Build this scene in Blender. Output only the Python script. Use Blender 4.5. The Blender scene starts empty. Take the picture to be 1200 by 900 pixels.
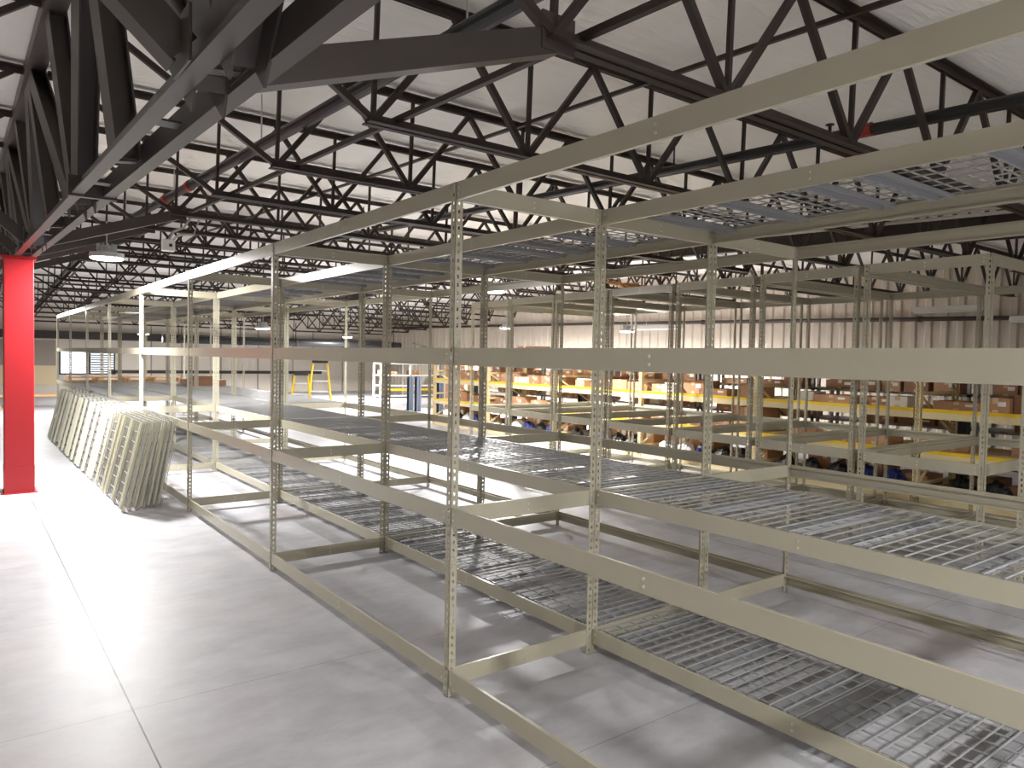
import bpy, math, random
from mathutils import Vector, Matrix
random.seed(7)
SC = bpy.context.scene
COL = SC.collection
PI = math.pi

# ------------------------------------------------------------------ materials
def s2l(c):
    return tuple((x / 255 / 12.92) if x / 255 <= 0.04045 else ((x / 255 + 0.055) / 1.055) ** 2.4 for x in c) + (1,)

def mat(name, rgb, rough=0.5, metal=0.0, var=0.0, scale=8.0, bump=0.0, spec=0.5, emit=None, estr=0, coat=0.0, stretch=(1, 1, 1)):
    m = bpy.data.materials.new(name); m.use_nodes = True
    nt = m.node_tree; b = nt.nodes['Principled BSDF']
    b.inputs['Base Color'].default_value = s2l(rgb)
    b.inputs['Roughness'].default_value = rough
    b.inputs['Metallic'].default_value = metal
    b.inputs['Specular IOR Level'].default_value = spec
    b.inputs['Coat Weight'].default_value = coat; b.inputs['Coat Roughness'].default_value = 0.16
    if emit:
        b.inputs['Emission Color'].default_value = s2l(emit); b.inputs['Emission Strength'].default_value = estr
    if var or bump:
        tc = nt.nodes.new('ShaderNodeTexCoord'); mp = nt.nodes.new('ShaderNodeMapping')
        mp.inputs['Scale'].default_value = stretch
        n = nt.nodes.new('ShaderNodeTexNoise'); n.inputs['Scale'].default_value = scale; n.inputs['Detail'].default_value = 6
        nt.links.new(tc.outputs['Object'], mp.inputs['Vector']); nt.links.new(mp.outputs['Vector'], n.inputs['Vector'])
        if var:
            mx = nt.nodes.new('ShaderNodeMix'); mx.data_type = 'RGBA'
            c = s2l(rgb)
            mx.inputs['A'].default_value = tuple(max(0, v * (1 - var)) for v in c[:3]) + (1,)
            mx.inputs['B'].default_value = tuple(min(1, v * (1 + var)) for v in c[:3]) + (1,)
            nt.links.new(n.outputs['Fac'], mx.inputs['Factor']); nt.links.new(mx.outputs['Result'], b.inputs['Base Color'])
        if bump:
            bp = nt.nodes.new('ShaderNodeBump'); bp.inputs['Strength'].default_value = bump
            nt.links.new(n.outputs['Fac'], bp.inputs['Height']); nt.links.new(bp.outputs['Normal'], b.inputs['Normal'])
    return m

M = {}
M['putty'] = mat('putty_paint', (172, 167, 148), 0.3, var=0.05, scale=3, spec=0.5, coat=0.25)
M['rivet'] = mat('rivet_steel', (215, 212, 200), 0.3, metal=0.6)
M['wire'] = mat('wire_zinc', (160, 160, 160), 0.4, metal=0.2, var=0.1)
M['channel'] = mat('channel_zinc', (146, 148, 152), 0.42, metal=0.2, var=0.08)
M['cream_channel'] = mat('cream_channel', (205, 203, 182), 0.38, var=0.06)
M['joist'] = mat('joist_paint', (50, 39, 33), 0.5, var=0.25, scale=6)
M['girder'] = mat('girder_paint', (64, 57, 54), 0.42, var=0.18, scale=5)
M['red'] = mat('red_paint', (150, 10, 22), 0.5, var=0.05, scale=4)
M['pipe'] = mat('pipe_black', (34, 32, 33), 0.4, metal=0.0)
M['pipe_red'] = mat('fitting_red', (150, 45, 35), 0.5)
M['conduit'] = mat('conduit_grey', (190, 188, 182), 0.4, metal=0.4)
M['white'] = mat('white_enamel', (235, 235, 230), 0.35)
M['lens'] = mat('lamp_lens', (255, 255, 255), 0.4, emit=(255, 252, 245), estr=14)
M['cap'] = mat('lamp_grey', (175, 178, 180), 0.4, metal=0.3)
M['cardboard'] = mat('cardboard', (184, 142, 110), 0.8, var=0.12, scale=5)
M['cardboard2'] = mat('cardboard_dark', (152, 114, 88), 0.8, var=0.12, scale=5)
M['tape'] = mat('packing_tape', (214, 186, 150), 0.35)
M['paperlab'] = mat('label_paper', (235, 235, 230), 0.6)
M['yellow'] = mat('yellow_paint', (236, 196, 30), 0.4)
M['orange'] = mat('orange_paint', (216, 110, 36), 0.5)
M['cream'] = mat('cream_paint', (222, 205, 160), 0.4, var=0.05)
M['bluegrey'] = mat('bluegrey_paint', (72, 80, 94), 0.45)
M['greyshelf'] = mat('grey_shelf', (150, 152, 155), 0.45, metal=0.2)
M['wood'] = mat('pallet_wood', (190, 150, 105), 0.75, var=0.25, scale=6, stretch=(1, 8, 1))
M['whitewall'] = mat('white_shelf', (238, 236, 230), 0.5)
M['black'] = mat('black_plastic', (28, 28, 30), 0.45)
M['navy'] = mat('navy_plastic', (38, 50, 110), 0.45)
M['whitebag'] = mat('white_bag', (220, 222, 226), 0.5, bump=0.4)
M['brown_insul'] = mat('brown_paper', (170, 118, 50), 0.8, var=0.3, scale=20, bump=0.5)
M['alu'] = mat('ladder_alu', (205, 208, 210), 0.35, metal=0.5)
M['redtop'] = mat('ladder_red', (205, 60, 40), 0.5)

# wall / ceiling / floor
def ceiling_mat():
    m = mat('ceiling_vinyl', (248, 245, 238), 0.38, spec=0.4)
    nt = m.node_tree; b = nt.nodes['Principled BSDF']
    tc = nt.nodes.new('ShaderNodeTexCoord'); mp = nt.nodes.new('ShaderNodeMapping'); mp.inputs['Scale'].default_value = (0.9, 5.5, 1)
    mp.inputs['Rotation'].default_value = (0, 0, 0.35)
    n = nt.nodes.new('ShaderNodeTexNoise'); n.inputs['Scale'].default_value = 2.2; n.inputs['Detail'].default_value = 7; n.inputs['Distortion'].default_value = 0.8
    bp = nt.nodes.new('ShaderNodeBump'); bp.inputs['Strength'].default_value = 0.55; bp.inputs['Distance'].default_value = 0.05
    nt.links.new(tc.outputs['Object'], mp.inputs['Vector']); nt.links.new(mp.outputs['Vector'], n.inputs['Vector'])
    nt.links.new(n.outputs['Fac'], bp.inputs['Height']); nt.links.new(bp.outputs['Normal'], b.inputs['Normal'])
    return m
M['ceil'] = ceiling_mat()

def floor_mat():
    m = mat('floor_paint', (186, 181, 184), 0.3, spec=0.35)
    nt = m.node_tree; b = nt.nodes['Principled BSDF']; L = nt.links.new
    tc = nt.nodes.new('ShaderNodeTexCoord')
    # brushed streaks
    mp = nt.nodes.new('ShaderNodeMapping'); mp.inputs['Scale'].default_value = (1.0, 1.9, 1)
    n1 = nt.nodes.new('ShaderNodeTexNoise'); n1.inputs['Scale'].default_value = 2.6; n1.inputs['Detail'].default_value = 12; n1.inputs['Roughness'].default_value = 0.72; n1.inputs['Distortion'].default_value = 0.15
    L(tc.outputs['Object'], mp.inputs['Vector']); L(mp.outputs['Vector'], n1.inputs['Vector'])
    n2 = nt.nodes.new('ShaderNodeTexNoise'); n2.inputs['Scale'].default_value = 0.8; n2.inputs['Detail'].default_value = 4
    L(tc.outputs['Object'], n2.inputs['Vector'])
    r1 = nt.nodes.new('ShaderNodeValToRGB')
    r1.color_ramp.elements[0].position = 0.32; r1.color_ramp.elements[0].color = s2l((164, 164, 169))
    r1.color_ramp.elements[1].position = 0.62; r1.color_ramp.elements[1].color = s2l((186, 186, 191))
    L(n1.outputs['Fac'], r1.inputs['Fac'])
    pk = nt.nodes.new('ShaderNodeMix'); pk.data_type = 'RGBA'
    r2 = nt.nodes.new('ShaderNodeValToRGB'); r2.color_ramp.elements[0].position = 0.5; r2.color_ramp.elements[1].position = 0.72
    r2.color_ramp.elements[0].color = (0, 0, 0, 1); r2.color_ramp.elements[1].color = (0.45, 0.45, 0.45, 1)
    L(n2.outputs['Fac'], r2.inputs['Fac']); L(r2.outputs['Color'], pk.inputs['Factor'])
    L(r1.outputs['Color'], pk.inputs['A']); pk.inputs['B'].default_value = s2l((190, 178, 178))
    # seams : x every 1.22 at -1.23, y every 1.43 at 3.61
    sx = nt.nodes.new('ShaderNodeSeparateXYZ'); L(tc.outputs['Object'], sx.inputs[0])
    def seam(out, off, per, w):
        a = nt.nodes.new('ShaderNodeMath'); a.operation = 'ADD'; a.inputs[1].default_value = -off + per * 40 + per / 2; L(out, a.inputs[0])
        md = nt.nodes.new('ShaderNodeMath'); md.operation = 'MODULO'; md.inputs[1].default_value = per; L(a.outputs[0], md.inputs[0])
        s = nt.nodes.new('ShaderNodeMath'); s.operation = 'SUBTRACT'; s.inputs[1].default_value = per / 2; L(md.outputs[0], s.inputs[0])
        ab = nt.nodes.new('ShaderNodeMath'); ab.operation = 'ABSOLUTE'; L(s.outputs[0], ab.inputs[0])
        lt = nt.nodes.new('ShaderNodeMath'); lt.operation = 'LESS_THAN'; lt.inputs[1].default_value = w; L(ab.outputs[0], lt.inputs[0])
        return lt.outputs[0]
    a = seam(sx.outputs['X'], -1.23, 2.44, 0.0035); c = seam(sx.outputs['Y'], 3.61, 1.43, 0.002)
    c2 = nt.nodes.new('ShaderNodeMath'); c2.operation = 'MULTIPLY'; c2.inputs[1].default_value = 0.55; L(c, c2.inputs[0])
    mxm = nt.nodes.new('ShaderNodeMath'); mxm.operation = 'MAXIMUM'; L(a, mxm.inputs[0]); L(c2.outputs[0], mxm.inputs[1])
    fin = nt.nodes.new('ShaderNodeMix'); fin.data_type = 'RGBA'; L(mxm.outputs[0], fin.inputs['Factor']); L(pk.outputs['Result'], fin.inputs['A'])
    fin.inputs['B'].default_value = s2l((70, 62, 62)); L(fin.outputs['Result'], b.inputs['Base Color'])
    rr = nt.nodes.new('ShaderNodeMapRange'); rr.inputs['To Min'].default_value = 0.36; rr.inputs['To Max'].default_value = 0.54; L(n1.outputs['Fac'], rr.inputs['Value']); L(rr.outputs['Result'], b.inputs['Roughness'])
    return m
M['floor'] = floor_mat()
M['sidewall'] = mat('ribbed_wall', (192, 182, 167), 0.5, var=0.05, scale=1)
M['endwall'] = mat('end_wall_panel', (214, 206, 194), 0.6, var=0.05, scale=1)
M['endgrey'] = mat('end_wall_grey', (158, 148, 138), 0.6, var=0.05, scale=1)
M['endcream'] = mat('end_wall_cream', (226, 208, 170), 0.6)
M['darkband'] = mat('dark_band', (52, 46, 44), 0.6)

# ------------------------------------------------------------------ mesh helpers
class MB:
    def __init__(s): s.v = []; s.f = []; s.mi = []
    def quadbox(s, c8, mi=0):
        b = len(s.v); s.v += [tuple(p) for p in c8]
        for q in ((0, 3, 2, 1), (4, 5, 6, 7), (0, 1, 5, 4), (1, 2, 6, 5), (2, 3, 7, 6), (3, 0, 4, 7)):
            s.f.append(tuple(b + i for i in q)); s.mi.append(mi)
    def box(s, x0, x1, y0, y1, z0, z1, mi=0):
        s.quadbox([(x0, y0, z0), (x1, y0, z0), (x1, y1, z0), (x0, y1, z0), (x0, y0, z1), (x1, y0, z1), (x1, y1, z1), (x0, y1, z1)], mi)
    def bar(s, p, q, w, h, up=(0, 0, 1), mi=0):
        """rectangular bar from p to q, width w across, h along up"""
        p = Vector(p); q = Vector(q); d = (q - p).normalized(); u = Vector(up)
        r = d.cross(u)
        if r.length < 1e-4: u = Vector((0, 1, 0)); r = d.cross(u)
        r.normalize(); u = r.cross(d).normalized()
        o = [(-1, -1), (1, -1), (1, 1), (-1, 1)]
        s.quadbox([p + r * a * w / 2 + u * b * h / 2 for a, b in o] + [q + r * a * w / 2 + u * b * h / 2 for a, b in o], mi)
    def tube(s, pts, rad, n=10, mi=0):
        pts = [Vector(p) for p in pts]; rings = []
        for i, p in enumerate(pts):
            d = (pts[min(i + 1, len(pts) - 1)] - pts[max(i - 1, 0)]).normalized()
            a = Vector((0, 0, 1)) if abs(d.z) < 0.9 else Vector((1, 0, 0))
            r = d.cross(a).normalized(); u = r.cross(d)
            b = len(s.v)
            for k in range(n):
                t = 2 * PI * k / n; s.v.append(tuple(p + (r * math.cos(t) + u * math.sin(t)) * rad))
            rings.append(b)
        for i in range(len(rings) - 1):
            for k in range(n):
                k2 = (k + 1) % n
                s.f.append((rings[i] + k, rings[i] + k2, rings[i + 1] + k2, rings[i + 1] + k)); s.mi.append(mi)
        s.f.append(tuple(rings[0] + k for k in range(n))[::-1]); s.mi.append(mi)
        s.f.append(tuple(rings[-1] + k for k in range(n))); s.mi.append(mi)
    def lathe(s, prof, n=24, c=(0, 0, 0), mi=0):
        rings = []
        for r, z in prof:
            b = len(s.v)
            for k in range(n):
                t = 2 * PI * k / n; s.v.append((c[0] + r * math.cos(t), c[1] + r * math.sin(t), c[2] + z))
            rings.append(b)
        for i in range(len(rings) - 1):
            for k in range(n):
                k2 = (k + 1) % n
                s.f.append((rings[i] + k, rings[i] + k2, rings[i + 1] + k2, rings[i + 1] + k)); s.mi.append(mi)
        s.f.append(tuple(rings[0] + k for k in range(n))[::-1]); s.mi.append(mi)
        s.f.append(tuple(rings[-1] + k for k in range(n))); s.mi.append(mi)
    def mesh(s, name, *mats):
        me = bpy.data.meshes.new(name); me.from_pydata(s.v, [], s.f)
        for m in mats: me.materials.append(m)
        me.polygons.foreach_set('material_index', s.mi); me.update()
        import bmesh
        bm = bmesh.new(); bm.from_mesh(me); bmesh.ops.recalc_face_normals(bm, faces=bm.faces); bm.to_mesh(me); bm.free()
        return me

def link(name, me, parent=None, loc=(0, 0, 0), rz=0.0):
    o = bpy.data.objects.new(name, me); COL.objects.link(o)
    o.location = loc; o.rotation_euler = (0, 0, rz)
    if parent: o.parent = parent
    return o
def tag(o, label, cat, group=None):
    o['label'] = label; o['category'] = cat
    if group: o['group'] = group
    return o
def thing(name, label, cat, loc=(0, 0, 0), rz=0.0, group=None):
    o = link(name, None, None, loc, rz); return tag(o, label, cat, group)
def struct(name, me, loc=(0, 0, 0)):
    o = link(name, me, None, loc); o['kind'] = 'structure'; return o
def bevel(o, w=0.003, seg=1):
    m = o.modifiers.new('bevel', 'BEVEL'); m.width = w; m.segments = seg; m.limit_method = 'ANGLE'
    return o
ORD = ['first', 'second', 'third', 'fourth', 'fifth', 'sixth', 'seventh', 'eighth', 'ninth', 'tenth', 'eleventh', 'twelfth', 'thirteenth',
       'fourteenth', 'fifteenth', 'sixteenth', 'seventeenth', 'eighteenth', 'nineteenth', 'twentieth', 'twenty-first', 'twenty-second',
       'twenty-third', 'twenty-fourth', 'twenty-fifth', 'twenty-sixth', 'twenty-seventh', 'twenty-eighth', 'twenty-ninth', 'thirtieth',
       'thirty-first', 'thirty-second', 'thirty-third', 'thirty-fourth', 'thirty-fifth', 'thirty-sixth', 'thirty-seventh', 'thirty-eighth', 'thirty-ninth', 'fortieth',
       'forty-first', 'forty-second', 'forty-third', 'forty-fourth', 'forty-fifth', 'forty-sixth', 'forty-seventh', 'forty-eighth']

# ------------------------------------------------------------------ camera (fitted to the photograph)
F = 856.0
yaw, pitch, roll = math.radians(37.17), math.radians(-1.99), math.radians(1.12)
CP = Vector((-1.851, 0, 1.623))
fwd = Vector((math.sin(yaw) * math.cos(pitch), math.cos(yaw) * math.cos(pitch), math.sin(pitch)))
r0 = Vector((math.cos(yaw), -math.sin(yaw), 0)); u0 = r0.cross(fwd)
RR = r0 * math.cos(roll) + u0 * math.sin(roll); UU = -r0 * math.sin(roll) + u0 * math.cos(roll)
cd = bpy.data.cameras.new('camera'); cam = bpy.data.objects.new('camera', cd); COL.objects.link(cam)
cd.sensor_width = 36; cd.lens = F / 1200 * 36; cd.clip_start = 0.05; cd.clip_end = 200
cam.matrix_world = Matrix(((RR.x, UU.x, -fwd.x, CP.x), (RR.y, UU.y, -fwd.y, CP.y), (RR.z, UU.z, -fwd.z, CP.z), (0, 0, 0, 1)))
SC.camera = cam

# ------------------------------------------------------------------ the hall
YR, YE = 15.65, 31.0           # ridge, end wall
def zb(y):                     # height of the joists' bottom chord
    return 2.745 + 0.035 * y if y < YR else 2.745 + 0.035 * YR - 0.055 * (y - YR)
JD = 0.70                      # joist depth between chords
def zdeck(y): return zb(y) + JD + 0.09
XW = 14.0; XL = -6.0; Y0 = -5.0

b = MB(); b.box(XL, XW, Y0, YE, -0.12, 0); struct('floor', b.mesh('floor', M['floor']))
b = MB()
ys = [Y0, YR, YE + .3]
for i in range(2):
    ya, yb = ys[i], ys[i + 1]
    if i == 1: yb = YE + 0.3
    za, zc = zdeck(ya), zdeck(yb)
    b.quadbox([(XL, ya, za), (XW + .3, ya, za), (XW + .3, yb, zc), (XL, yb, zc), (XL, ya, za + .1), (XW + .3, ya, za + .1), (XW + .3, yb, zc + .1), (XL, yb, zc + .1)])
struct('ceiling', b.mesh('ceiling', M['ceil']))
# ribbed side wall
b = MB(); prof = []
y = Y0
while y < YE:
    prof += [(XW, y), (XW, y + .14), (XW - .035, y + .17), (XW - .035, y + .275)]; y += .305
prof.append((XW, YE))
for (x1, y1), (x2, y2) in zip(prof, prof[1:]):
    if y2 - y1 < 1e-5: continue
    b.quadbox([(x1, y1, 0), (x1 + .02, y1, 0), (x2 + .02, y2, 0), (x2, y2, 0), (x1, y1, 4.3), (x1 + .02, y1, 4.3), (x2 + .02, y2, 4.3), (x2, y2, 4.3)])
struct('wall_right', b.mesh('wall_right', M['sidewall']))
b = MB(); b.box(XL, XW, YE, YE + .15, 0, 4.3)
struct('wall_end', b.mesh('wall_end', M['endwall']))
b = MB(); b.box(XL - .15, XL, Y0, YE, 0, 4.3); struct('wall_left', b.mesh('wall_left', M['endwall']))
b = MB(); b.box(XL, XW, Y0 - .15, Y0, 0, 4.3); struct('wall_back', b.mesh('wall_back', M['endwall']))
# end wall dressing: seams, dark band, grey and cream zones
b = MB(); b.box(XL, 0.95, YE - .04, YE, 1.05, 1.95); struct('trim_1', b.mesh('trim_1', M['endgrey']))
b = MB(); b.box(XL, 0.95, YE - .03, YE, .35, 1.05); struct('trim_2', b.mesh('trim_2', M['endcream']))
b = MB(); b.box(2.6, 11.0, YE - .05, YE, .78, .9); struct('trim_3', b.mesh('trim_3', M['darkband']))
for i, x in enumerate((4.1, 5.2, 6.7, 8.2, 9.7, 10.6, 12.0)):
    b = MB(); b.box(x - .02, x + .02, YE - .03, YE, 0, 2.6); struct('trim_%d' % (4 + i), b.mesh('trim', M['endgrey']))
b = MB(); b.box(XL, XW - .06, YE - .35, YE - .1, 2.02, 2.3); struct('trim_11', b.mesh('trim_11', M['darkband']))
# windows with blinds in the end wall
for wi, (x0, x1) in enumerate(((1.05, 1.95), (2.0, 2.85))):
    w = struct('window_%d' % (wi + 1), None)
    b = MB(); z0, z1 = .78, 1.62; y = YE - .05
    b.box(x0, x0 + .05, y, y + .05, z0, z1); b.box(x1 - .05, x1, y, y + .05, z0, z1); b.box(x0, x1, y, y + .05, z1 - .05, z1); b.box(x0 - .02, x1 + .02, y - .04, y + .05, z0 - .04, z0)
    link('window_frame', b.mesh('window_frame', M['darkband']), w)
    b = MB(); b.box(x0 + .05, x1 - .05, y + .03, y + .045, z0, z1 - .05)
    link('window_pane', b.mesh('window_pane', mat('daylit_pane_%d' % wi, (235, 240, 250), .2, emit=(235, 242, 255), estr=1.0 if wi == 0 else .6)), w)
    b = MB(); k = z0 + .03
    while k < z1 - .06:
        b.box(x0 + .06, x1 - .06, y + .005, y + .02, k, k + (.018 if wi == 0 else .045)); k += .088
    link('blind', b.mesh('blind', M['bluegrey']), w)

# ------------------------------------------------------------------ roof joists
def chord_mesh(x0, x1, z, up):
    """double angle: two horizontal legs with a gap and two standing legs"""
    b = MB(); w, g, t = 0.045, 0.014, 0.008
    za, zc = (z, z + t) if up else (z - t, z)
    for s in (-1, 1):
        ya, yb = sorted((s * g / 2, s * (g / 2 + w))); b.box(x0, x1, ya, yb, za, zc)
        ya, yb = sorted((s * g / 2, s * (g / 2 + t)))
        b.box(x0, x1, ya, yb, (z if up else z - .05), (z + .05 if up else z))
    return b
_jc = {}
def joist_parts(xa, xb, ba, bb):
    """top chord xa..xb, bottom chord ba..bb; local z 0 = bottom chord soffit"""
    key = (xa, xb, ba, bb)
    if key in _jc: return _jc[key]
    top = chord_mesh(xa, xb, JD + .05, False).mesh('top_chord', M['joist'])
    bot = chord_mesh(ba, bb, 0, True).mesh('bottom_chord', M['joist'])
    n = max(1, round((bb - ba) / 1.08)); st = (bb - ba) / n
    webs = []
    def web(p, q, w, nm):
        b = MB(); b.bar(p, q, w, w); webs.append((nm, b.mesh(nm, M['joist'])))
    for i in range(n + 1):
        x = ba + .04 + i * st if i == 0 else ba + i * st - (.04 if i == n else 0)
        lx = xa + .12 if i == 0 else x - st / 2
        rx = xb - .12 if i == n else x + st / 2
        web((x, 0, .02), (lx, 0, JD + .01), .036, 'web_diagonal'); web((x, 0, .02), (rx, 0, JD + .01), .036, 'web_diagonal')
        web((x, 0, .02), (x + .02, 0, JD + .01), .024, 'web_vertical')
    r = [('top_chord', top), ('bottom_chord', bot)] + webs
    _jc[key] = r
    return r
def joist(y, spans, label):
    for side, (xa, xb, ba, bb) in spans:
        o = thing('roof_joist', label % side, 'joist', (0, y, zb(y)), 0, 'open-web roof joists')
        for nm, me in joist_parts(xa, xb, ba, bb):
            link(nm, me, o)
JS = [2.15 + 1.5 * k for k in range(-2, 19)]
JS = [y for y in JS if y < YE - .4]
for k, y in enumerate(JS):
    lab = 'dark open-web roof joist %s, ' + ORD[k] + ' one along the hall'
    joist(y, (('over the shelving', (-1.3, 8.25, -.1, 7.6)), ('near the ribbed wall', (8.35, 13.95, 9.0, 13.5)),
              ('past the girder', (-5.95, -1.4, -5.6, -2.4))), lab)
# beam the joists bear on
o = thing('bearing_beam', 'dark steel beam carrying joist ends between shelving and ribbed wall', 'beam')
def yrange(y0, y1): return [(y0, YR), (YR, y1)]
for ya, yb in yrange(Y0 + .1, YE - .1):
    b = MB()
    for zz, w, h in ((JD - .06, .14, .016), (JD - .16, .012, .2), (JD - .26, .14, .016)):
        b.bar((8.3, ya, zb(ya) + zz), (8.3, yb, zb(yb) + zz), w, h)
    link('beam_length', b.mesh('beam_length', M['joist']), o)

# bridging angles
def ridge_line(name, label, cat, x, dz, rad, m, y0=-4.5, y1=YE - .5, square=True):
    b = MB()
    if square:
        for ya, yb in yrange(y0, y1): b.bar((x, ya, zb(ya) + dz), (x, yb, zb(yb) + dz), rad, rad)
    else:
        b.tube([(x, y0, zb(y0) + dz), (x, YR, zb(YR) + dz), (x, y1, zb(y1) + dz)], rad, 12)
    return tag(link(name, b.mesh(name, m)), label, cat)
ridge_line('bridging_bar', 'thin dark bridging bar crossing the lower chords beside the girder', 'bar', .08, .05, .03, M['joist'])
ridge_line('bridging_bar', 'thin dark bridging bar crossing under the upper chords above the shelving', 'bar', 1.98, JD - .01, .028, M['joist'])
ridge_line('bridging_bar', 'thin dark bridging bar high over the third shelving row', 'bar', 4.2, JD - .01, .028, M['joist'])
ridge_line('bridging_bar', 'thin dark bridging bar crossing the lower chords near the cross beam', 'bar', 6.3, .05, .03, M['joist'])
p1 = thing('sprinkler_pipe', 'thick black sprinkler pipe with red couplings running along beside the girder', 'pipe')
b = MB(); x = .11; dz = .35
b.tube([(x, -4.5, zb(-4.5) + dz), (x, YR, zb(YR) + dz), (x, YE - .5, zb(YE - .5) + dz)], .045, 14); link('pipe', b.mesh('pipe', M['pipe']), p1)
for y in (9.4, 8.3, 14.0):
    b = MB(); b.tube([(x, y - .06, zb(y) + dz), (x, y + .06, zb(y) + dz)], .056, 14); link('coupling', b.mesh('coupling', M['pipe_red']), p1)
for y in (3.0, 6.0, 9.0, 12.0):
    b = MB(); b.tube([(x, y, zb(y) + dz - .05), (x, y, zb(y) + JD + .06)], .006, 6); link('hanger', b.mesh('hanger', M['conduit']), p1)
p2 = thing('sprinkler_pipe', 'black sprinkler pipe with hangers running over the third shelving row', 'pipe')
b = MB(); x = 3.02; dz = .37
b.tube([(x, -4.5, zb(-4.5) + dz), (x, YR, zb(YR) + dz), (x, YE - .5, zb(YE - .5) + dz)], .036, 12); link('pipe', b.mesh('pipe', M['pipe']), p2)
for y in (2.55, 7.5):
    b = MB(); b.tube([(x, y - .05, zb(y) + dz), (x, y + .05, zb(y) + dz)], .045, 12); link('coupling', b.mesh('coupling', M['pipe_red']), p2)
for y in (4.2, 7.2, 10.2):
    b = MB(); b.tube([(x, y, zb(y) + dz - .04), (x, y, zb(y) + JD + .06)], .008, 6); link('hanger', b.mesh('hanger', M['pipe']), p2)
for y in (2.8, 5.8):
    b = MB(); b.lathe([(.012, 0), (.012, .05), (.03, .055), (.03, .062)], 10, (x, y, zb(y) + dz + .03)); link('sprinkler_head', b.mesh('sprinkler_head', M['pipe']), p2)
o = thing('sprinkler_pipe', 'dark pipe running along the ribbed wall above the cartons', 'pipe')
b = MB(); b.tube([(13.88, 3.0, 2.53), (13.88, 16.2, 2.75), (13.88, 30, 2.91)], .045, 10); link('pipe', b.mesh('pipe', M['joist']), o)
for y, z in ((6.94, 2.597), (12.43, 2.688), (20.97, 2.807)):
    b = MB(); b.box(13.82, 13.975, y - .02, y + .02, z - .06, z - .045); b.box(13.83, 13.84, y - .02, y + .02, z - .06, z + .06); b.box(13.83, 13.95, y - .02, y + .02, z + .045, z + .06); link('bracket', b.mesh('bracket', M['joist']), o)
b = MB(); b.tube([(9.6, 20.3, 2.05), (14, 27, 2.05)], .012, 8)
tag(link('brace_cable', b.mesh('cable', M['joist'])), 'thin dark cable slanting across the far ribbed wall', 'cable')
for i, (xx, zz) in enumerate(((5.6, .18), (5.9, .28))):
    b = MB(); b.tube([(xx, -2, zb(-2) + zz), (xx, YR, zb(YR) + zz), (xx, 28, zb(28) + zz)], .018, 8)
    tag(link('conduit', b.mesh('conduit', M['conduit'])), ('pale conduit run under the roof, closer to the shelving', 'pale conduit run under the roof, closer to the ribbed wall')[i], 'conduit', 'roof conduits')
o = thing('duct', 'long black round duct high across the far end', 'duct')
b = MB(); b.tube([(3.5, 26.15, 2.05), (12.3, 26.15, 2.05)], .13, 16); link('pipe', b.mesh('duct_pipe', M['black']), o)
for x in (4, 6, 8, 10, 12):
    b = MB(); b.box(x - .02, x + .02, 26.01, 26.02, 1.91, 2.2); b.box(x - .02, x + .02, 26.28, 26.29, 1.91, 2.2); b.box(x - .02, x + .02, 26.01, 26.29, 1.91, 1.92); b.box(x - .02, x + .02, 26.01, 26.29, 2.19, 2.2); b.box(x - .01, x + .01, 26.14, 26.16, 2.2, zb(26.15) + .05); link('strap', b.mesh('strap', M['joist']), o)

# ------------------------------------------------------------------ girder and column
g = thing('roof_girder', 'dark steel truss girder running along the aisle over the red column', 'girder')
def gz(y): return zb(y) - .435            # bottom chord soffit
for x0, x1, sgn in ((-1.358, -1.302, -1), (-1.208, -1.15, 1)):
    for ya, yb in yrange(-4.5, YE - .2):
        b = MB(); xm = (x0 + x1) / 2
        b.bar((xm, ya, gz(ya) + .005), (xm, yb, gz(yb) + .005), x1 - x0, .01)
        xs = x1 - .005 if sgn < 0 else x0 + .005
        b.bar((xs, ya, gz(ya) + .05), (xs, yb, gz(yb) + .05), .01, .09)
        link('bottom_chord', b.mesh('bottom_chord', M['girder']), g)
def tz(y): return zb(y) + .66
for ya, yb in yrange(-4.5, YE - .2):
    b = MB()
    b.bar((-1.395, ya, tz(ya) + .006), (-1.395, yb, tz(yb) + .006), .115, .012)
    b.bar((-1.447, ya, tz(ya) + .05), (-1.447, yb, tz(yb) + .05), .012, .1); b.bar((-1.343, ya, tz(ya) + .05), (-1.343, yb, tz(yb) + .05), .012, .1)
    b.bar((-1.395, ya, tz(ya) + .1), (-1.395, yb, tz(yb) + .1), .115, .012)
    link('top_chord', b.mesh('top_chord', M['girder']), g)
y = -.85; k = 0
while y < YE - 2:
    def member(ya, yb, w, nm):
        b = MB()
        for xx in (-1.30, -1.21):
            b.bar((xx, ya, gz(ya) + .02), (xx - .13, yb, tz(yb) + .04), .008, w, up=(0, 1, 0))
        b.bar((-1.255, ya, gz(ya) + .02), (-1.385, yb, tz(yb) + .04), .086, .05, up=(0, 1, 0))
        link(nm, b.mesh(nm, M['girder']), g)
    member(y, y, .2, 'web_post')
    if k % 2 == 0: member(y + .12, y + 1.38, .2, 'web_diagonal')
    else: member(y + 1.38, y + .12, .2, 'web_diagonal')
    if y < 12:
        for yy in (y, y + .73):
            b = MB(); b.box(-1.302, -1.208, yy - .04, yy + .04, gz(yy) + .03, gz(yy) + .038); link('batten_plate', b.mesh('batten_plate', M['girder']), g)
    y += 1.5; k += 1
# splice plate under the chord
b = MB(); b.box(-1.375, -1.14, 4.62, 4.66, gz(4.6) - .012, gz(4.6) + .1); link('splice_plate', b.mesh('splice_plate', M['girder']), g)
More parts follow.
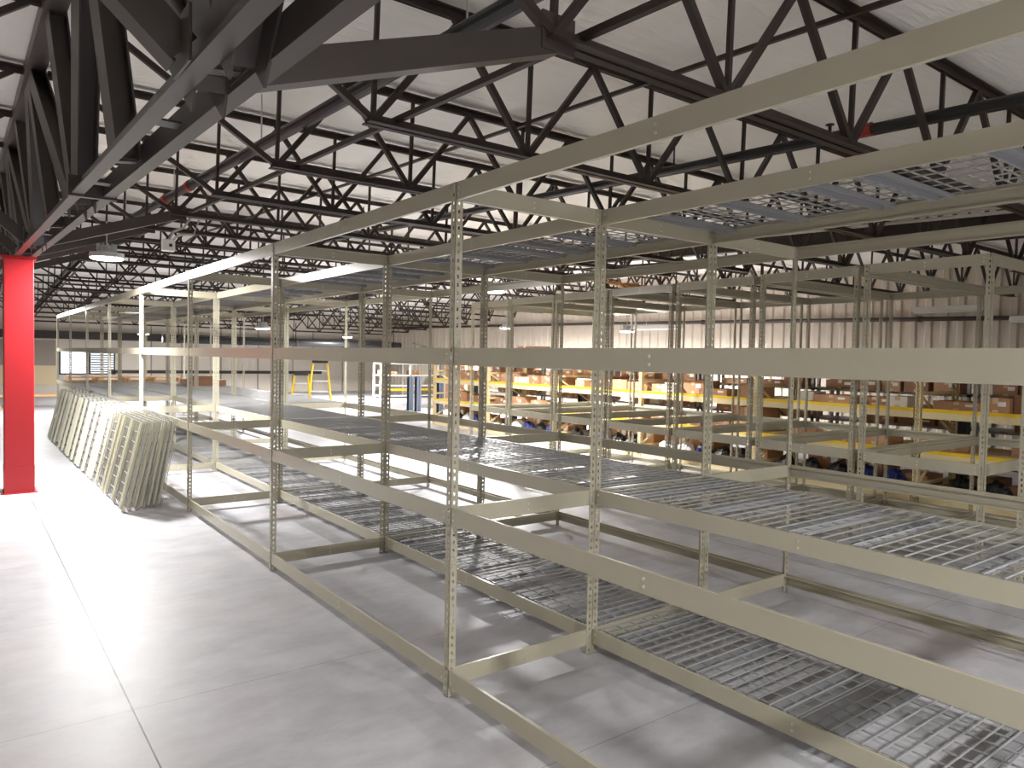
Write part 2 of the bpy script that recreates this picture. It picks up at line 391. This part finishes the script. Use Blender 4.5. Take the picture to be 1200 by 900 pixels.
# braces from the girder foot up to the joists' lower chords
for i, k in enumerate((2, 6, 7, 8, 10)):
    y = JS[k]
    o = thing('knee_brace', 'dark angle brace from girder foot to the %s joist along the hall' % ORD[k], 'brace', (0, y, 0), 0, 'knee braces on the girder')
    b = MB(); p = Vector((-1.15, 0, gz(y) + .06)); q = Vector((-.02, 0, zb(y) + .02))
    b.bar(p, q, .012, .1, up=(0, 0, 1)); d = (q - p).normalized()
    b.bar(p + Vector((0, .04, -.045)), q + Vector((0, .04, -.045)), .08, .01)
    link('angle', b.mesh('angle', M['girder']), o)
    b = MB(); b.box(-.12, .04, -.012, .0, zb(y) - .04, zb(y) + .1); b.tube([(-.005, -.02, zb(y) + .01), (-.005, .01, zb(y) + .01)], .012, 8)
    link('gusset', b.mesh('gusset', M['girder']), o)
    b = MB(); p = Vector((-1.36, 0, gz(y) + .06)); q = Vector((-2.0, 0, zb(y) + .2))
    b.bar(p, q, .012, .1); b.bar(p + Vector((-.02, .05, -.035)), q + Vector((-.02, .05, -.035)), .09, .01)
    link('angle', b.mesh('angle', M['girder']), o)
    b = MB(); b.box(-1.368, -1.36, -.09, .09, gz(y) - .0, gz(y) + .15); link('gusset', b.mesh('gusset', M['girder']), o)

c = thing('column', 'red painted steel column standing in the aisle under the girder', 'column', (-1.31, 9.97, 0))
b = MB(); b.box(-.14, .14, -.14, .14, .012, 2.63); bevel(link('shaft', b.mesh('shaft', M['red']), c), .006, 2)
b = MB(); b.box(-.143, .143, -.143, .143, .012, .31); link('lower_wrap', b.mesh('lower_wrap', M['red']), c)
b = MB(); b.box(-.17, .17, -.17, .17, 0, .012); link('base_plate', b.mesh('base_plate', M['red']), c)
b = MB(); b.box(-.17, .17, -.17, .17, 2.63, 2.655); link('cap_plate', b.mesh('cap_plate', M['red']), c)

# ------------------------------------------------------------------ boltless shelving
LW, LT = .04, .003
def post_mesh(sx, h=2.44):
    """slotted angle: face flange in plane x=0 (along +y), cheek flange in plane y=0 (along sx*x)"""
    b = MB()
    def strip(horizontal):
        def bx(a0, a1, z0, z1):
            if horizontal: xa, xb = sorted((sx * a0, sx * a1)); b.box(xa, xb, 0, LT, z0, z1)
            else: xa, xb = sorted((0, sx * LT)); b.box(xa, xb, a0, a1, z0, z1)
        bx(0, .014, 0, h); bx(.025, LW, 0, h)
        z = .012; last = 0
        while z + .018 < h:
            bx(.014, .025, last, z); last = z + .018; z += .0381
        bx(.014, .025, last, h)
    strip(True); strip(False)
    b.box(min(0, sx * LW), max(0, sx * LW), 0, LW, 0, .004)
    return b.mesh('post', M['putty'])
POST = {1: post_mesh(1), -1: post_mesh(-1)}
BH = .082
_bm = {}
def beam_mesh(L, h=BH):
    """along +y, face at x=0 looking to -x, top at z=0"""
    key = (round(L, 3), h)
    if key in _bm: return _bm[key]
    b = MB(); t = .0025
    b.box(0, t, 0, L, -h, 0); b.box(t, .012, 0, L, -t, 0); b.box(.012, .012 + t, 0, L, -.016, 0); b.box(.012, .036, 0, L, -.0185, -.016)
    b.box(t, .016, 0, L, -h, -h + t); b.box(.016, .016 + t, 0, L, -h, -h + .01)
    for zz in (-.028, -.056):
        b.tube([(-.003, L / 2, zz), (.0, L / 2, zz)], .006, 8, mi=1)
        for e in (.02, L - .02): b.tube([(-.003, e, zz), (.0, e, zz)], .005, 8, mi=1)
    m = b.mesh('beam', M['putty'], M['rivet']); _bm[key] = m
    return m
LEV = (.135, .912, 2.44)
def put_beam(u, x, y, z, L, direction, nm='beam'):
    """direction: '+y' face to -x ; '-y' face to +x ; 'x-' along x, face to -y ; 'x+' along x, face to +y"""
    me = beam_mesh(L)
    if direction == '-x': o = link(nm, me, u, (x, y, z), 0)
    elif direction == '+x': o = link(nm, me, u, (x, y + L, z), PI)
    elif direction == '-y': o = link(nm, me, u, (x + L, y, z), PI / 2)
    else: o = link(nm, me, u, (x, y, z), -PI / 2)
    return o
XA, XB, XC, XD = 0.0, .937, 1.900, 2.842
S = [2.901 + (j - 1) * 2.479 for j in range(0, 9)]
POSY = ['nearest', 'second', 'third', 'fourth', 'fifth', 'sixth', 'seventh', 'farthest']
def unit(x0, x1, j, rowname, front_levels, rear_levels, tie_levels, rear_posts=True, extra=''):
    ya, yb = S[j - 1], S[j]
    u = thing('shelving_bay', 'putty steel shelving bay %s, %s in %s' % (extra, POSY[j - 1] + ' bay', rowname), 'shelving', (x0, ya, 0), 0, rowname)
    W = x1 - x0
    def at_station(yl):
        link('post', POST[1], u, (0, yl, 0)); link('post', POST[-1], u, (W, yl, 0))
    at_station(yb - ya)
    if j == 1: at_station(0)
    L = yb - ya - LW - .004
    for z in front_levels: put_beam(u, LT, LW + .002, z, L, '-x', 'front_beam')
    for z in rear_levels: put_beam(u, W - LT, LW + .002, z, L, '+x', 'rear_beam')
    for z in tie_levels:
        put_beam(u, LW * .1 + LT, yb - ya + LT, z - .001, W - 2 * LT - LW * .2, '-y', 'end_tie')
        if j == 1: put_beam(u, LW * .1 + LT, LT, z - .001, W - 2 * LT - LW * .2, '-y', 'end_tie')
    return u
def stand_on(h): return h
for j in range(1, 9):
    unit(XA, XB, j, 'aisle-side row', (.135, .912, 1.668, 2.44), (), LEV, extra='beside the aisle')
    unit(XB + .001, XC - .001, j, 'wire-decked middle row', LEV, LEV, LEV, extra='with three decks' if j else '')
    unit(XC + .001, XD, j, 'undecked inner row', (), LEV, LEV, extra='without decks')

# wire decks
def deck_meshes(W, D, ch, chw, cream=False):
    """local x = depth 0..D, y = width 0..W, z 0 = wire plane"""
    w = MB(); r = .0058
    n = int(W / .066); st = W / n
    for i in range(n + 1):
        y = min(max(i * st, .004), W - .004)
        w.bar((0, y, 0), (D, y, 0), r, r)
        w.bar((.003, y, -.013), (.003, y, 0), r, r, up=(1, 0, 0)); w.bar((D - .003, y, -.013), (D - .003, y, 0), r, r, up=(1, 0, 0))
    m = 8
    for i in range(m + 1):
        x = .02 + (D - .04) * i / m
        w.bar((x, 0, -.005), (x, W, -.005), r, r)
    c = MB()
    for y in ch:
        c.box(.013, D - .013, y - chw / 2, y + chw / 2, -.0115, -.0095)
        c.box(.013, D - .013, y - chw / 2, y - chw / 2 + .003, -.036, -.0095); c.box(.013, D - .013, y + chw / 2 - .003, y + chw / 2, -.036, -.0095)
        c.box(.013, D - .013, y - chw / 2 - .008, y - chw / 2, -.036, -.033); c.box(.013, D - .013, y + chw / 2, y + chw / 2 + .008, -.036, -.033)
    return w.mesh('wire_mesh', M['wire']), c.mesh('channels', M['cream_channel'] if cream else M['channel'])
DW = (S[1] - S[0] - .075) / 2
dk = {}
def put_deck(x0, x1, y, z, label, group):
    D = round(x1 - x0 - .060, 3)
    if D not in dk: dk[D] = deck_meshes(DW - .01, D, (.13, (DW - .01) / 2, DW - .14), .07)
    o = thing('wire_deck', label, 'wire deck', (x0 + .030, y, z), 0, group)
    link('wire_mesh', dk[D][0], o); link('support_channels', dk[D][1], o)
    return o
LN = {.135: 'bottom', .912: 'waist-high', 2.44: 'top'}
q = {z: 0 for z in LEV}
for j in range(1, 9):
    for h in range(2):
        for z in LEV:
            y = S[j - 1] + .052 + h * DW
            zz = z + .003
            put_deck(XB, XC, y, zz - .004, 'wire deck panel on %s shelf of middle row, %s from near end' % (LN[z], ORD[q[z]]), LN[z] + ' shelf wire decks')
            q[z] += 1
n = 0
for j in (6, 7, 8):
    for h in range(2):
        put_deck(XA, XB, S[j - 1] + .052 + h * DW, .911, 'wire deck panel on waist-high shelf beside the far aisle, %s from near side' % ORD[n], 'aisle row wire decks'); n += 1
n = 0
for j in (5, 6, 7, 8):
    for h in range(2):
        put_deck(XC, XD, S[j - 1] + .052 + h * DW, .911, 'wire deck panel on far inner row waist-high shelf, %s from near side' % ORD[n], 'inner row wire decks'); n += 1

# second block: separate 96 in deep units side by side
EY = [.95, 2.10, 3.085, 4.10, 5.11, 6.11, 7.10, 8.10]
for i, y in enumerate(EY):
    x0 = 4.0 + .035 * (y - 2.1); W = 2.46; wy = .925
    u = thing('shelving_bay', 'empty deep putty shelving unit across the inner aisle, %s of eight' % ORD[i], 'shelving', (x0, y, 0), 0, 'deep units in the second block')
    for yy in (0, wy - LW):
        link('post', POST[1], u, (0, yy, 0)); link('post', POST[-1], u, (W, yy, 0))
    for z in (.135, .925, 2.44):
        put_beam(u, LT, LW, z, wy - 2 * LW, '-x', 'end_tie'); put_beam(u, W - LT, LW, z, wy - 2 * LW, '+x', 'end_tie')
        put_beam(u, LW * .2 + LT, LT, z - .001, W - 2 * LT - LW * .4, '-y', 'front_beam'); put_beam(u, LW * .2 + LT, wy - LT, z - .001, W - 2 * LT - LW * .4, '+y', 'rear_beam')

# ------------------------------------------------------------------ decks leaning on the aisle row
lw, ld = 1.17, .915
lm = deck_meshes(lw, ld, (.1, .585, 1.07), .08, cream=True)
feet = (-.53, -.47, -.40, -.34, -.265, -.21, -.16)
lean = (.207, .2, .19, .18, .17, .163, .155)
WHICH = ['outermost', 'second', 'third', 'fourth', 'fifth', 'sixth', 'innermost']
n = 0
for s in range(6):
    y0 = 8.12 + s * 1.2 + (.5 if s >= 5 else 0)
    for k, xf in enumerate(feet):
        if s >= 5: xf += .0
        if s >= 5 and k in (2, 4): continue
        th = math.asin(lean[k] / ld)
        yj = y0 + k * .022 + random.uniform(-.008, .008)
        o = thing('wire_deck', 'cream wire deck leaning on the aisle shelving, %s of the %s stack' % (WHICH[k], ORD[s]), 'wire deck', (0, 0, 0), 0, 'decks leaning on the aisle row')
        ax = Vector((math.sin(th), 0, math.cos(th))); ay = Vector((0, -1, 0)); az = ax.cross(ay)
        xf2 = xf - .004
        o.matrix_world = Matrix(((ax.x, ay.x, az.x, xf2), (ax.y, ay.y, az.y, yj + lw), (ax.z, ay.z, az.z, .012), (0, 0, 0, 1)))
        link('wire_mesh', lm[0], o); link('support_channels', lm[1], o)

# ------------------------------------------------------------------ lamps
def lamp(x, y, z, label, power, col=(1, .985, .965), r=.18):
    o = thing('high_bay_lamp', label, 'lamp', (x, y, z), 0, 'round high-bay lamps')
    b = MB(); b.lathe([(r * .45, .13), (r * .5, .11), (r * .55, .06), (r * .98, .05), (r, .03), (r, 0), (r * .96, -.01)], 32); link('housing', b.mesh('housing', M['cap']), o)
    b = MB(); b.lathe([(r * .95, -.008), (r * .93, -.02), (r * .8, -.028)], 32); link('diffuser', b.mesh('diffuser', M['lens']), o)
    b = MB()
    for kx in range(12):
        t = 2 * PI * kx / 12; b.bar((r * .5 * math.cos(t), r * .5 * math.sin(t), .055), (r * .5 * math.cos(t), r * .5 * math.sin(t), .15), .012, .03, up=(math.cos(t), math.sin(t), 0))
    link('heat_sink', b.mesh('heat_sink', M['cap']), o)
    b = MB(); b.tube([(0, 0, .13), (0, 0, max(.3, zb(y) + .03 - z))], .008, 8); link('hanger', b.mesh('hanger', M['conduit']), o)
    ld_ = bpy.data.lights.new('lamp_light', 'AREA'); ld_.shape = 'DISK'; ld_.size = r * 1.8; ld_.energy = power; ld_.color = col; ld_.spread = PI
    lo = bpy.data.objects.new('lamp_light', ld_); COL.objects.link(lo); lo.parent = o; lo.location = (0, 0, -.032)
    return o
LAMPS = [
    (-.48, 9.6, 2.70, 'round lamp hanging beside the red column', 155),
    (5.0, 9.55, 2.70, 'round lamp above the second shelving block', 260),
    (4.1, 18.0, 2.25, 'round lamp low over the far shelving rows', 110),
    (11.0, 17.3, 2.52, 'round lamp over the yellow-beamed racking, far one', 300),
    (11.0, 12.4, 2.34, 'round lamp over the yellow-beamed racking, closer one', 300),
    (-.6, 21.0, 2.6, 'round lamp over the far end of the aisle', 130),
    (3.0, 26.5, 2.2, 'round lamp before the end wall windows', 90),
    (9.5, 25.0, 2.3, 'round lamp in the far corner by the ribbed wall', 220),
    (-.7, -2.2, 2.6, 'added unseen fill lamp over the aisle behind the viewpoint', 130),  # out of view, added to light the near beams from the camera side
    (2.4, -2.4, 2.66, 'added unseen fill lamp over the near end of the shelving rows', 85),  # out of view, added to brighten the ceiling, decks and floor bounce
    (-3.6, 5.5, 2.7, 'round lamp in the side aisle past the girder', 30),
]
for a in LAMPS: lamp(*a)
# unlit strip fixtures
def strip(x, y, z, L, label, rz=PI / 2):
    o = thing('strip_light', label, 'light fixture', (x, y, z), rz, 'white strip fixtures')
    b = MB(); h = L / 2
    b.quadbox([(-h, -.09, -.03), (h, -.09, -.03), (h, .09, -.03), (-h, .09, -.03), (-h, -.05, .04), (h, -.05, .04), (h, .05, .04), (-h, .05, .04)])
    bevel(link('hood', b.mesh('hood', M['white']), o), .005)
    b = MB()
    for yy in (-.045, .045): b.tube([(-h + .02, yy, -.042), (h - .02, yy, -.042)], .014, 8)
    link('tubes', b.mesh('tubes', M['white']), o)
    b = MB()
    for i in range(5): b.box(-h * .75 + i * h * .36 - .02, -h * .75 + i * h * .36 + .02, -.082, -.076, .0, .014)
    link('slots', b.mesh('slots', M['greyshelf']), o)
    b = MB()
    for xx in (-h * .5, h * .5): b.tube([(xx, 0, .04), (xx, 0, max(.4, zb(y) - z + .05))], .004, 6)
    link('hanger', b.mesh('hanger', M['conduit']), o)
strip(10, 4.85, 2.5, .95, 'white strip fixture hanging before the ribbed wall over the cartons')
strip(10.5, 11.0, 2.38, 1.3, 'white strip fixture hung far along the ribbed wall')
strip(10, 3.55, 2.32, .9, 'white strip fixture low at the near end of the ribbed wall')

# security camera box with conduit by the brace
o = thing('junction_box', 'small white electrical box on bent conduit under the joists', 'electrical box', (-.12, 8.2, 2.72))
b = MB(); b.box(-.06, .06, -.04, .04, -.06, .06); bevel(link('box', b.mesh('box', M['white']), o), .008, 2)
b = MB(); b.tube([(0, 0, .05), (.05, .0, .15), (.15, 0, .2), (.22, 0, .32)], .012, 8); b.tube([(.04, 0, .05), (.1, 0, .12), (.25, 0, .14), (.3, 0, .3)], .012, 8); link('conduit_bend', b.mesh('conduit_bend', M['conduit']), o)
b = MB(); b.box(.0, .03, -.046, -.04, -.015, .015); link('knockout', b.mesh('knockout', M['black']), o)
# torn insulation facing
b = MB()
for i in range(14):
    a = random.uniform(-.45, .45); b.bar((a, random.uniform(-.1, .1), 0), (a + random.uniform(.15, .4), random.uniform(-.15, .15), random.uniform(-.12, .04)), random.uniform(.06, .14), .012)
tag(link('torn_insulation', b.mesh('torn_insulation', M['brown_insul']), None, (8.0, 9.65, zb(9.65) - .02)), 'torn brown insulation sagging from the roof over the second block', 'insulation')

# ------------------------------------------------------------------ pallet racking with yellow beams
PX, PD = 7.35, 1.0
UY = [1.79 + 2.24 * k for k in range(7)]
UN = ['near', 'second', 'third', 'fourth', 'fifth', 'sixth']
plev = (.12, .63, 1.125, 1.56)
for k in range(6):
    u = thing('pallet_rack', 'cream pallet rack bay with yellow beams, %s one along the ribbed wall' % UN[k], 'racking', (PX, UY[k], 0), 0, 'yellow-beamed racking')
    L = UY[k + 1] - UY[k]
    for yy in ([0, L] if k == 0 else [L]):
        b = MB()
        for xx in (0, PD):
            for c0, c1 in ((-.03, -.02), (-.008, .008), (.02, .03)): b.box(xx - .035, xx - .03, yy + c0, yy + c1, 0, 1.62)
            zz = 0
            while zz < 1.6:
                b.box(xx - .035, xx - .03, yy - .02, yy + .02, zz, zz + .025); zz += .05
            b.box(xx - .03, xx + .035, yy - .03, yy - .026, 0, 1.62); b.box(xx - .03, xx + .035, yy + .026, yy + .03, 0, 1.62)
        for zz in (.2, .75, 1.3): b.bar((0, yy, zz), (PD, yy, zz), .025, .04)
        b.bar((0, yy, .2), (PD, yy, .75), .02, .03); b.bar((PD, yy, .75), (0, yy, 1.3), .02, .03)
        link('upright', b.mesh('upright', M['cream']), u)
    for z in plev:
        for xx in (0, PD):
            b = MB(); b.box(xx - .03, xx + .02, .05, L - .05, z - .12, z - .04); link('beam', b.mesh('beam', M['cream']), u)
            if z not in (1.56,):
                b = MB(); b.box(xx - .032, xx + .02, .05, L - .05, z - .04, z); link('beam_top', b.mesh('beam_top', M['yellow']), u)
        b = MB(); b.box(.03, PD - .04, .05, L - .05, z - .03, z - .01); link('shelf_board', b.mesh('shelf_board', M['cream']), u)
# cartons
def carton_mesh(w, d, h, m, lab):
    b = MB(); b.box(0, d, 0, w, 0, h)
    b.box(-.002, d + .002, w / 2 - .03, w / 2 + .03, h * .62, h + .002, 1); b.box(-.002, d + .002, w / 2 - .03, w / 2 + .03, 0, h * .2, 1)
    if lab: b.box(-.003, 0, w * .12, w * .12 + min(.1, w * .3), h * .45, h * .75, 2)
    return b.mesh('carton', m, M['tape'], M['paperlab'])
CM = []
M['whitebox'] = mat('white_board', (222, 220, 214), 0.6)
for (w, d, h) in ((.34, .4, .2), (.46, .45, .14), (.28, .35, .17), (.5, .5, .34), (.52, .4, .1), (.24, .3, .13), (.36, .4, .17), (.42, .42, .21)):
    for m in (M['cardboard'], M['cardboard2'] if w != .24 else M['whitebox']): CM.append((w, d, h, carton_mesh(w, d, h, m, random.random() < .6)))
for z, lname in ((1.125, 'upper yellow shelf'), (.63, 'lower yellow shelf'), (1.56, 'top cream shelf')):
    y = UY[0] + .1; n = 0
    while y < UY[6] - .8 and n < 48:
        w, d, h, me = random.choice(CM)
        if z == .63: w, d, h, me = random.choice(CM[:8] + CM[12:])
        if h > .3 and random.random() < .7: continue
        kindc = 'white' if me.materials[0].name == 'white_board' else 'brown'
        if z == .63 and random.random() < .15: y += .4
        if any(abs(y + w / 2 - uy) < w / 2 + .06 for uy in UY): y += .12; continue
        tag(link('carton', me, None, (PX + .06 + random.uniform(0, .25), y, z - .008)), '%s carton on the %s of the racking, %s from its near end' % (kindc, lname, ORD[n]), 'carton', 'cartons on the racking')
        n += 1; y += w + random.choice((.01, .02, .04, .12))
# grey shelving behind with cartons
for k in range(6):
    y0 = UY[0] + k * 2.3 + .1; L = 2.2
    u = thing('shelving_bay', 'grey steel shelving of cartons behind the yellow racking, %s bay' % UN[k], 'shelving', (9.2, y0, 0), 0, 'grey shelving by the ribbed wall')
    for yy in (0, L):
        for xx in (0, .6):
            b = MB(); b.box(xx - .02, xx + .02, yy - .02, yy + .02, 0, 1.75); link('post', b.mesh('post', M['greyshelf']), u)
    for z in (.3, .78, 1.25, 1.62):
        b = MB(); b.box(-.02, .62, -.02, L + .02, z - .035, z); link('shelf', b.mesh('shelf', M['greyshelf']), u)
BH_ = 0
for z, lname in ((.3, 'lower'), (.78, 'middle'), (1.25, 'upper')):
    y = UY[0] + .35; n = 0
    while y < UY[0] + 13.8 and n < 48:
        w, d, h, me = random.choice(CM)
        if h > .31 or z + h > z + .34: y += .05; continue
        rel = (y - UY[0] - .1) % 2.3
        if rel < .06 or rel + w > 2.14: y += .1; continue
        tag(link('carton', me, None, (9.22, y, z + .002)), 'carton on the %s grey shelf behind the racking, %s from near end' % (lname, ORD[n]), 'carton', 'cartons on the grey shelving')
        n += 1; y += w + random.choice((.01, .02, .05, .2))
# dark and white goods low on the rack
bagm = []
for m in (M['black'], M['black'], M['black'], M['whitebag'], M['navy']):
    b = MB(); b.lathe([(.09, 0), (.13, .03), (.14, .08), (.12, .14), (.07, .18), (.03, .2)], 14)
    b.v = [(x * random.uniform(.72, 1.25), y * random.uniform(.72, 1.25), z * (random.uniform(.7, 1.2) if z > 0 else 1)) for x, y, z in b.v]; bagm.append((b.mesh('bundle', m), m))
y = UY[0] + .7; n = 0
while y < UY[6] - .4 and n < 48:
    if all(abs(y - uy) > .22 for uy in UY):
        me, m = random.choice(bagm)
        nm = {'black_plastic': 'black', 'white_bag': 'white', 'navy_plastic': 'navy'}[m.name]
        tag(link('bundle', me, None, (PX + .28, y, .111)), '%s bundle on the bottom shelf of the racking, %s from near end' % (nm, ORD[n]), 'bundle', 'bundles on the bottom rack shelf'); n += 1
    y += random.uniform(.36, .4)
y = UY[0] + .1; n = 0
while y < UY[6] - .6 and n < 40:
    w, d, h, me = random.choice(CM[6:8] + CM[14:] + CM[:4])
    if any(abs(y + w / 2 - uy) < w / 2 + .06 for uy in UY): y += .08; continue
    kindc = 'white' if me.materials[0].name == 'white_board' else 'brown'
    tag(link('carton', me, None, (PX + .46, y, .113)), '%s carton at the back of the bottom rack shelf, %s from near end' % (kindc, ORD[n]), 'carton', 'cartons on the racking')
    n += 1; y += w + random.choice((.02, .05, .1))
# dark posts standing between the blocks
def at(px, py, X=None, Y=None, Z=None):
    d = fwd + RR * (px - 600) / F + UU * (450 - py) / F
    t = (X - CP.x) / d.x if X is not None else (Y - CP.y) / d.y if Y is not None else (Z - CP.z) / d.z
    return CP + d * t
for i, (px, top) in enumerate(((1128, 488), (683, 457), (602, 450), (556, 443), (516, 440), (490, 441), (481, 441))):
    p = at(px, top, X=8.75 if i < 4 else 9.0)
    o = thing('guard_post', 'blue-grey steel post before the racking, %s from the near end' % ORD[i], 'post', (p.x, p.y, 0), 0, 'blue-grey posts')
    b = MB(); w = .075; b.box(-w, w, -w, -w + .015, .01, p.z); b.box(-w, w, w - .015, w, .01, p.z); b.box(-.01, .01, -w, w, .01, p.z); link('shaft', b.mesh('shaft', M['bluegrey']), o)
    b = MB(); b.box(-.12, .12, -.12, .12, 0, .012); link('base_plate', b.mesh('base_plate', M['bluegrey']), o)

# ------------------------------------------------------------------ far corner
# white open shelving
p = at(446, 470, Y=25.5); p2 = at(513, 470, Y=25.5)
u = thing('shelving_bay', 'white open-frame shelving holding cartons in the far corner', 'shelving', (p.x, 25.5, 0))
L = p2.x - p.x
for xx in (0, L / 2, L):
    for yy in (0, .6):
        b = MB(); b.box(xx - .03, xx + .03, yy - .03, yy + .03, 0, 1.36); link('post', b.mesh('post', M['whitewall']), u)
for z in (.1, .5, .9, 1.36):
    b = MB(); b.box(0, L, -.03, .63, z - .05, z); link('shelf', b.mesh('shelf', M['whitewall']), u)
b = MB(); b.box(-.02, L + .02, -.04, -.03, .28, .36); link('safety_rail', b.mesh('safety_rail', M['yellow']), u)
for i, (a, z) in enumerate(((.06, .9), (.5, .9), (L / 2 + .08, .9), (L / 2 + .1, .5), (.1, .5))):
    w, d, h, me = CM[(4, 10, 12, 4, 10)[i]]
    tag(link('carton', me, None, (p.x + a + w, 25.56, z + .003), PI / 2), 'brown carton on the white open shelving, ' + ('upper shelf first', 'upper shelf second', 'upper shelf third', 'middle shelf farther', 'middle shelf closer')[i], 'carton', 'cartons on white shelving')
p = at(541, 480, X=10.6)
n = 0
for z in range(4):
    for s in range(2):
        w, d, h, me = CM[6]
        tag(link('carton', me, None, (10.5, p.y + s * .62 - .3, z * .344)), 'large carton in the pile beyond the racking, %s layer, %s' % (ORD[z], ('closer', 'farther')[s]), 'carton', 'carton pile beyond the racking')
# ladders
def stepladder(px, ytop, Y, h, label, platform=False, w=.5):
    p = at(px, 450, Y=Y)
    o = thing('step_ladder', label, 'ladder', (p.x, Y, 0), -.45)
    b1 = w / 2; t1 = w / 2 * .62
    for sx in (-1, 1):
        b = MB(); b.bar((sx * b1, -.32, 0), (sx * t1, 0, h - .04), .035, .08); link('front_rail', b.mesh('front_rail', M['yellow']), o)
        b = MB(); b.bar((sx * b1, .35, 0), (sx * t1, .05, h - .06), .03, .06); link('rear_rail', b.mesh('rear_rail', M['yellow']), o)
    n = max(2, int(h / .3))
    for k in range(1, n):
        f = k / n; ww = b1 + (t1 - b1) * f; b = MB(); b.box(-ww, ww, -.32 * (1 - f) - .05, -.32 * (1 - f) + .04, h * f - .015, h * f + .01); link('step', b.mesh('step', M['alu']), o)
        if k < n - 1:
            b = MB(); b.bar((-ww, .35 - .3 * f, h * f), (ww, .35 - .3 * f, h * f), .02, .02); link('rear_bar', b.mesh('rear_bar', M['alu']), o)
    b = MB(); tw = t1 + .03; b.box(-tw, tw, -.08, .12, h - .1, h - .01); link('top_cap', b.mesh('top_cap', M['black']), o)
    if not platform: b = MB(); b.box(-tw, tw, -.08, .12, h - .01, h + .03); link('cap_tray', b.mesh('cap_tray', M['redtop']), o)
stepladder(375, 422, 24, 1.44, 'tall yellow step ladder with red top at the far corner', w=.75)
stepladder(353, 436, 22.9, 1.05, 'short yellow trestle ladder with black top, beside the tall ladder', True, .62)
# pallets on the far aisle-row deck
def pallet(x, y, z, rz, label):
    o = thing('pallet', label, 'pallet', (x, y, z), rz, 'wooden pallets on the deck')
    b = MB()
    for i in range(6): b.box(-.55, .55, -.45 + i * .164, -.45 + i * .164 + .09, .1, .12)
    link('top_boards', b.mesh('top_boards', M['wood']), o)
    for xx in (-.53, 0, .53): b = MB(); b.box(xx - .02, xx + .02, -.45, .46, .02, .1); link('stringer', b.mesh('stringer', M['wood']), o)
    b = MB()
    for i in (0, 2, 5): b.box(-.55, .55, -.45 + i * .164, -.45 + i * .164 + .09, 0, .02)
    link('bottom_boards', b.mesh('bottom_boards', M['wood']), o)
pallet(.6, 18.7, .925, 0, 'wooden pallet lying on the far deck beside the aisle')
pallet(1.74, 18.75, .925, 0, 'wooden pallet on the far deck, one row in from the aisle')
b = MB(); b.box(-.35, .35, -.5, .5, 0, .12); b.box(-.25, .1, -.4, .3, .12, .2)
tag(link('carton_sheets', b.mesh('carton_sheets', M['cardboard2']), None, (2.35, 16.6, .925)), 'flat brown cardboard pieces lying on the far inner deck', 'cardboard')
# long boards stored past the aisle
for i in range(3):
    b = MB(); b.box(-1.1, 1.1, -.08, .08, 0, .05)
    tag(link('timber_board', b.mesh('timber_board', M['wood']), None, (-.2, 24.0 + i * .22, .32)), 'long timber board on trestle past the red column, %s of three' % ORD[i], 'board', 'boards past the column')
for i, xx in enumerate((-1.1, .7)):
    o = thing('trestle', 'low wooden trestle under the boards, ' + ('outer one', 'inner one')[i], 'trestle', (xx, 24.2, 0), 0, 'board trestles')
    b = MB(); b.box(-.05, .05, -.4, .45, .24, .32); link('top_rail', b.mesh('top_rail', M['wood']), o)
    for sy in (-.3, .35):
        for sx in (-.15, .15): b = MB(); b.bar((sx, sy, 0), (sx * .2, sy, .26), .04, .06); link('leg', b.mesh('leg', M['wood']), o)

# ------------------------------------------------------------------ world and view
w = bpy.data.worlds.new('world'); SC.world = w; w.use_nodes = True
w.node_tree.nodes['Background'].inputs[0].default_value = (.8, .85, 1, 1); w.node_tree.nodes['Background'].inputs[1].default_value = .3
SC.view_settings.view_transform = 'Standard'; SC.view_settings.look = 'None'; SC.view_settings.gamma = 1
SC.view_settings.use_curve_mapping = False
SC.view_settings.exposure = 1.22
try:
    SC.cycles.use_denoising = True
    SC.cycles.max_bounces = 8; SC.cycles.diffuse_bounces = 5; SC.cycles.sample_clamp_indirect = 6
except Exception: pass
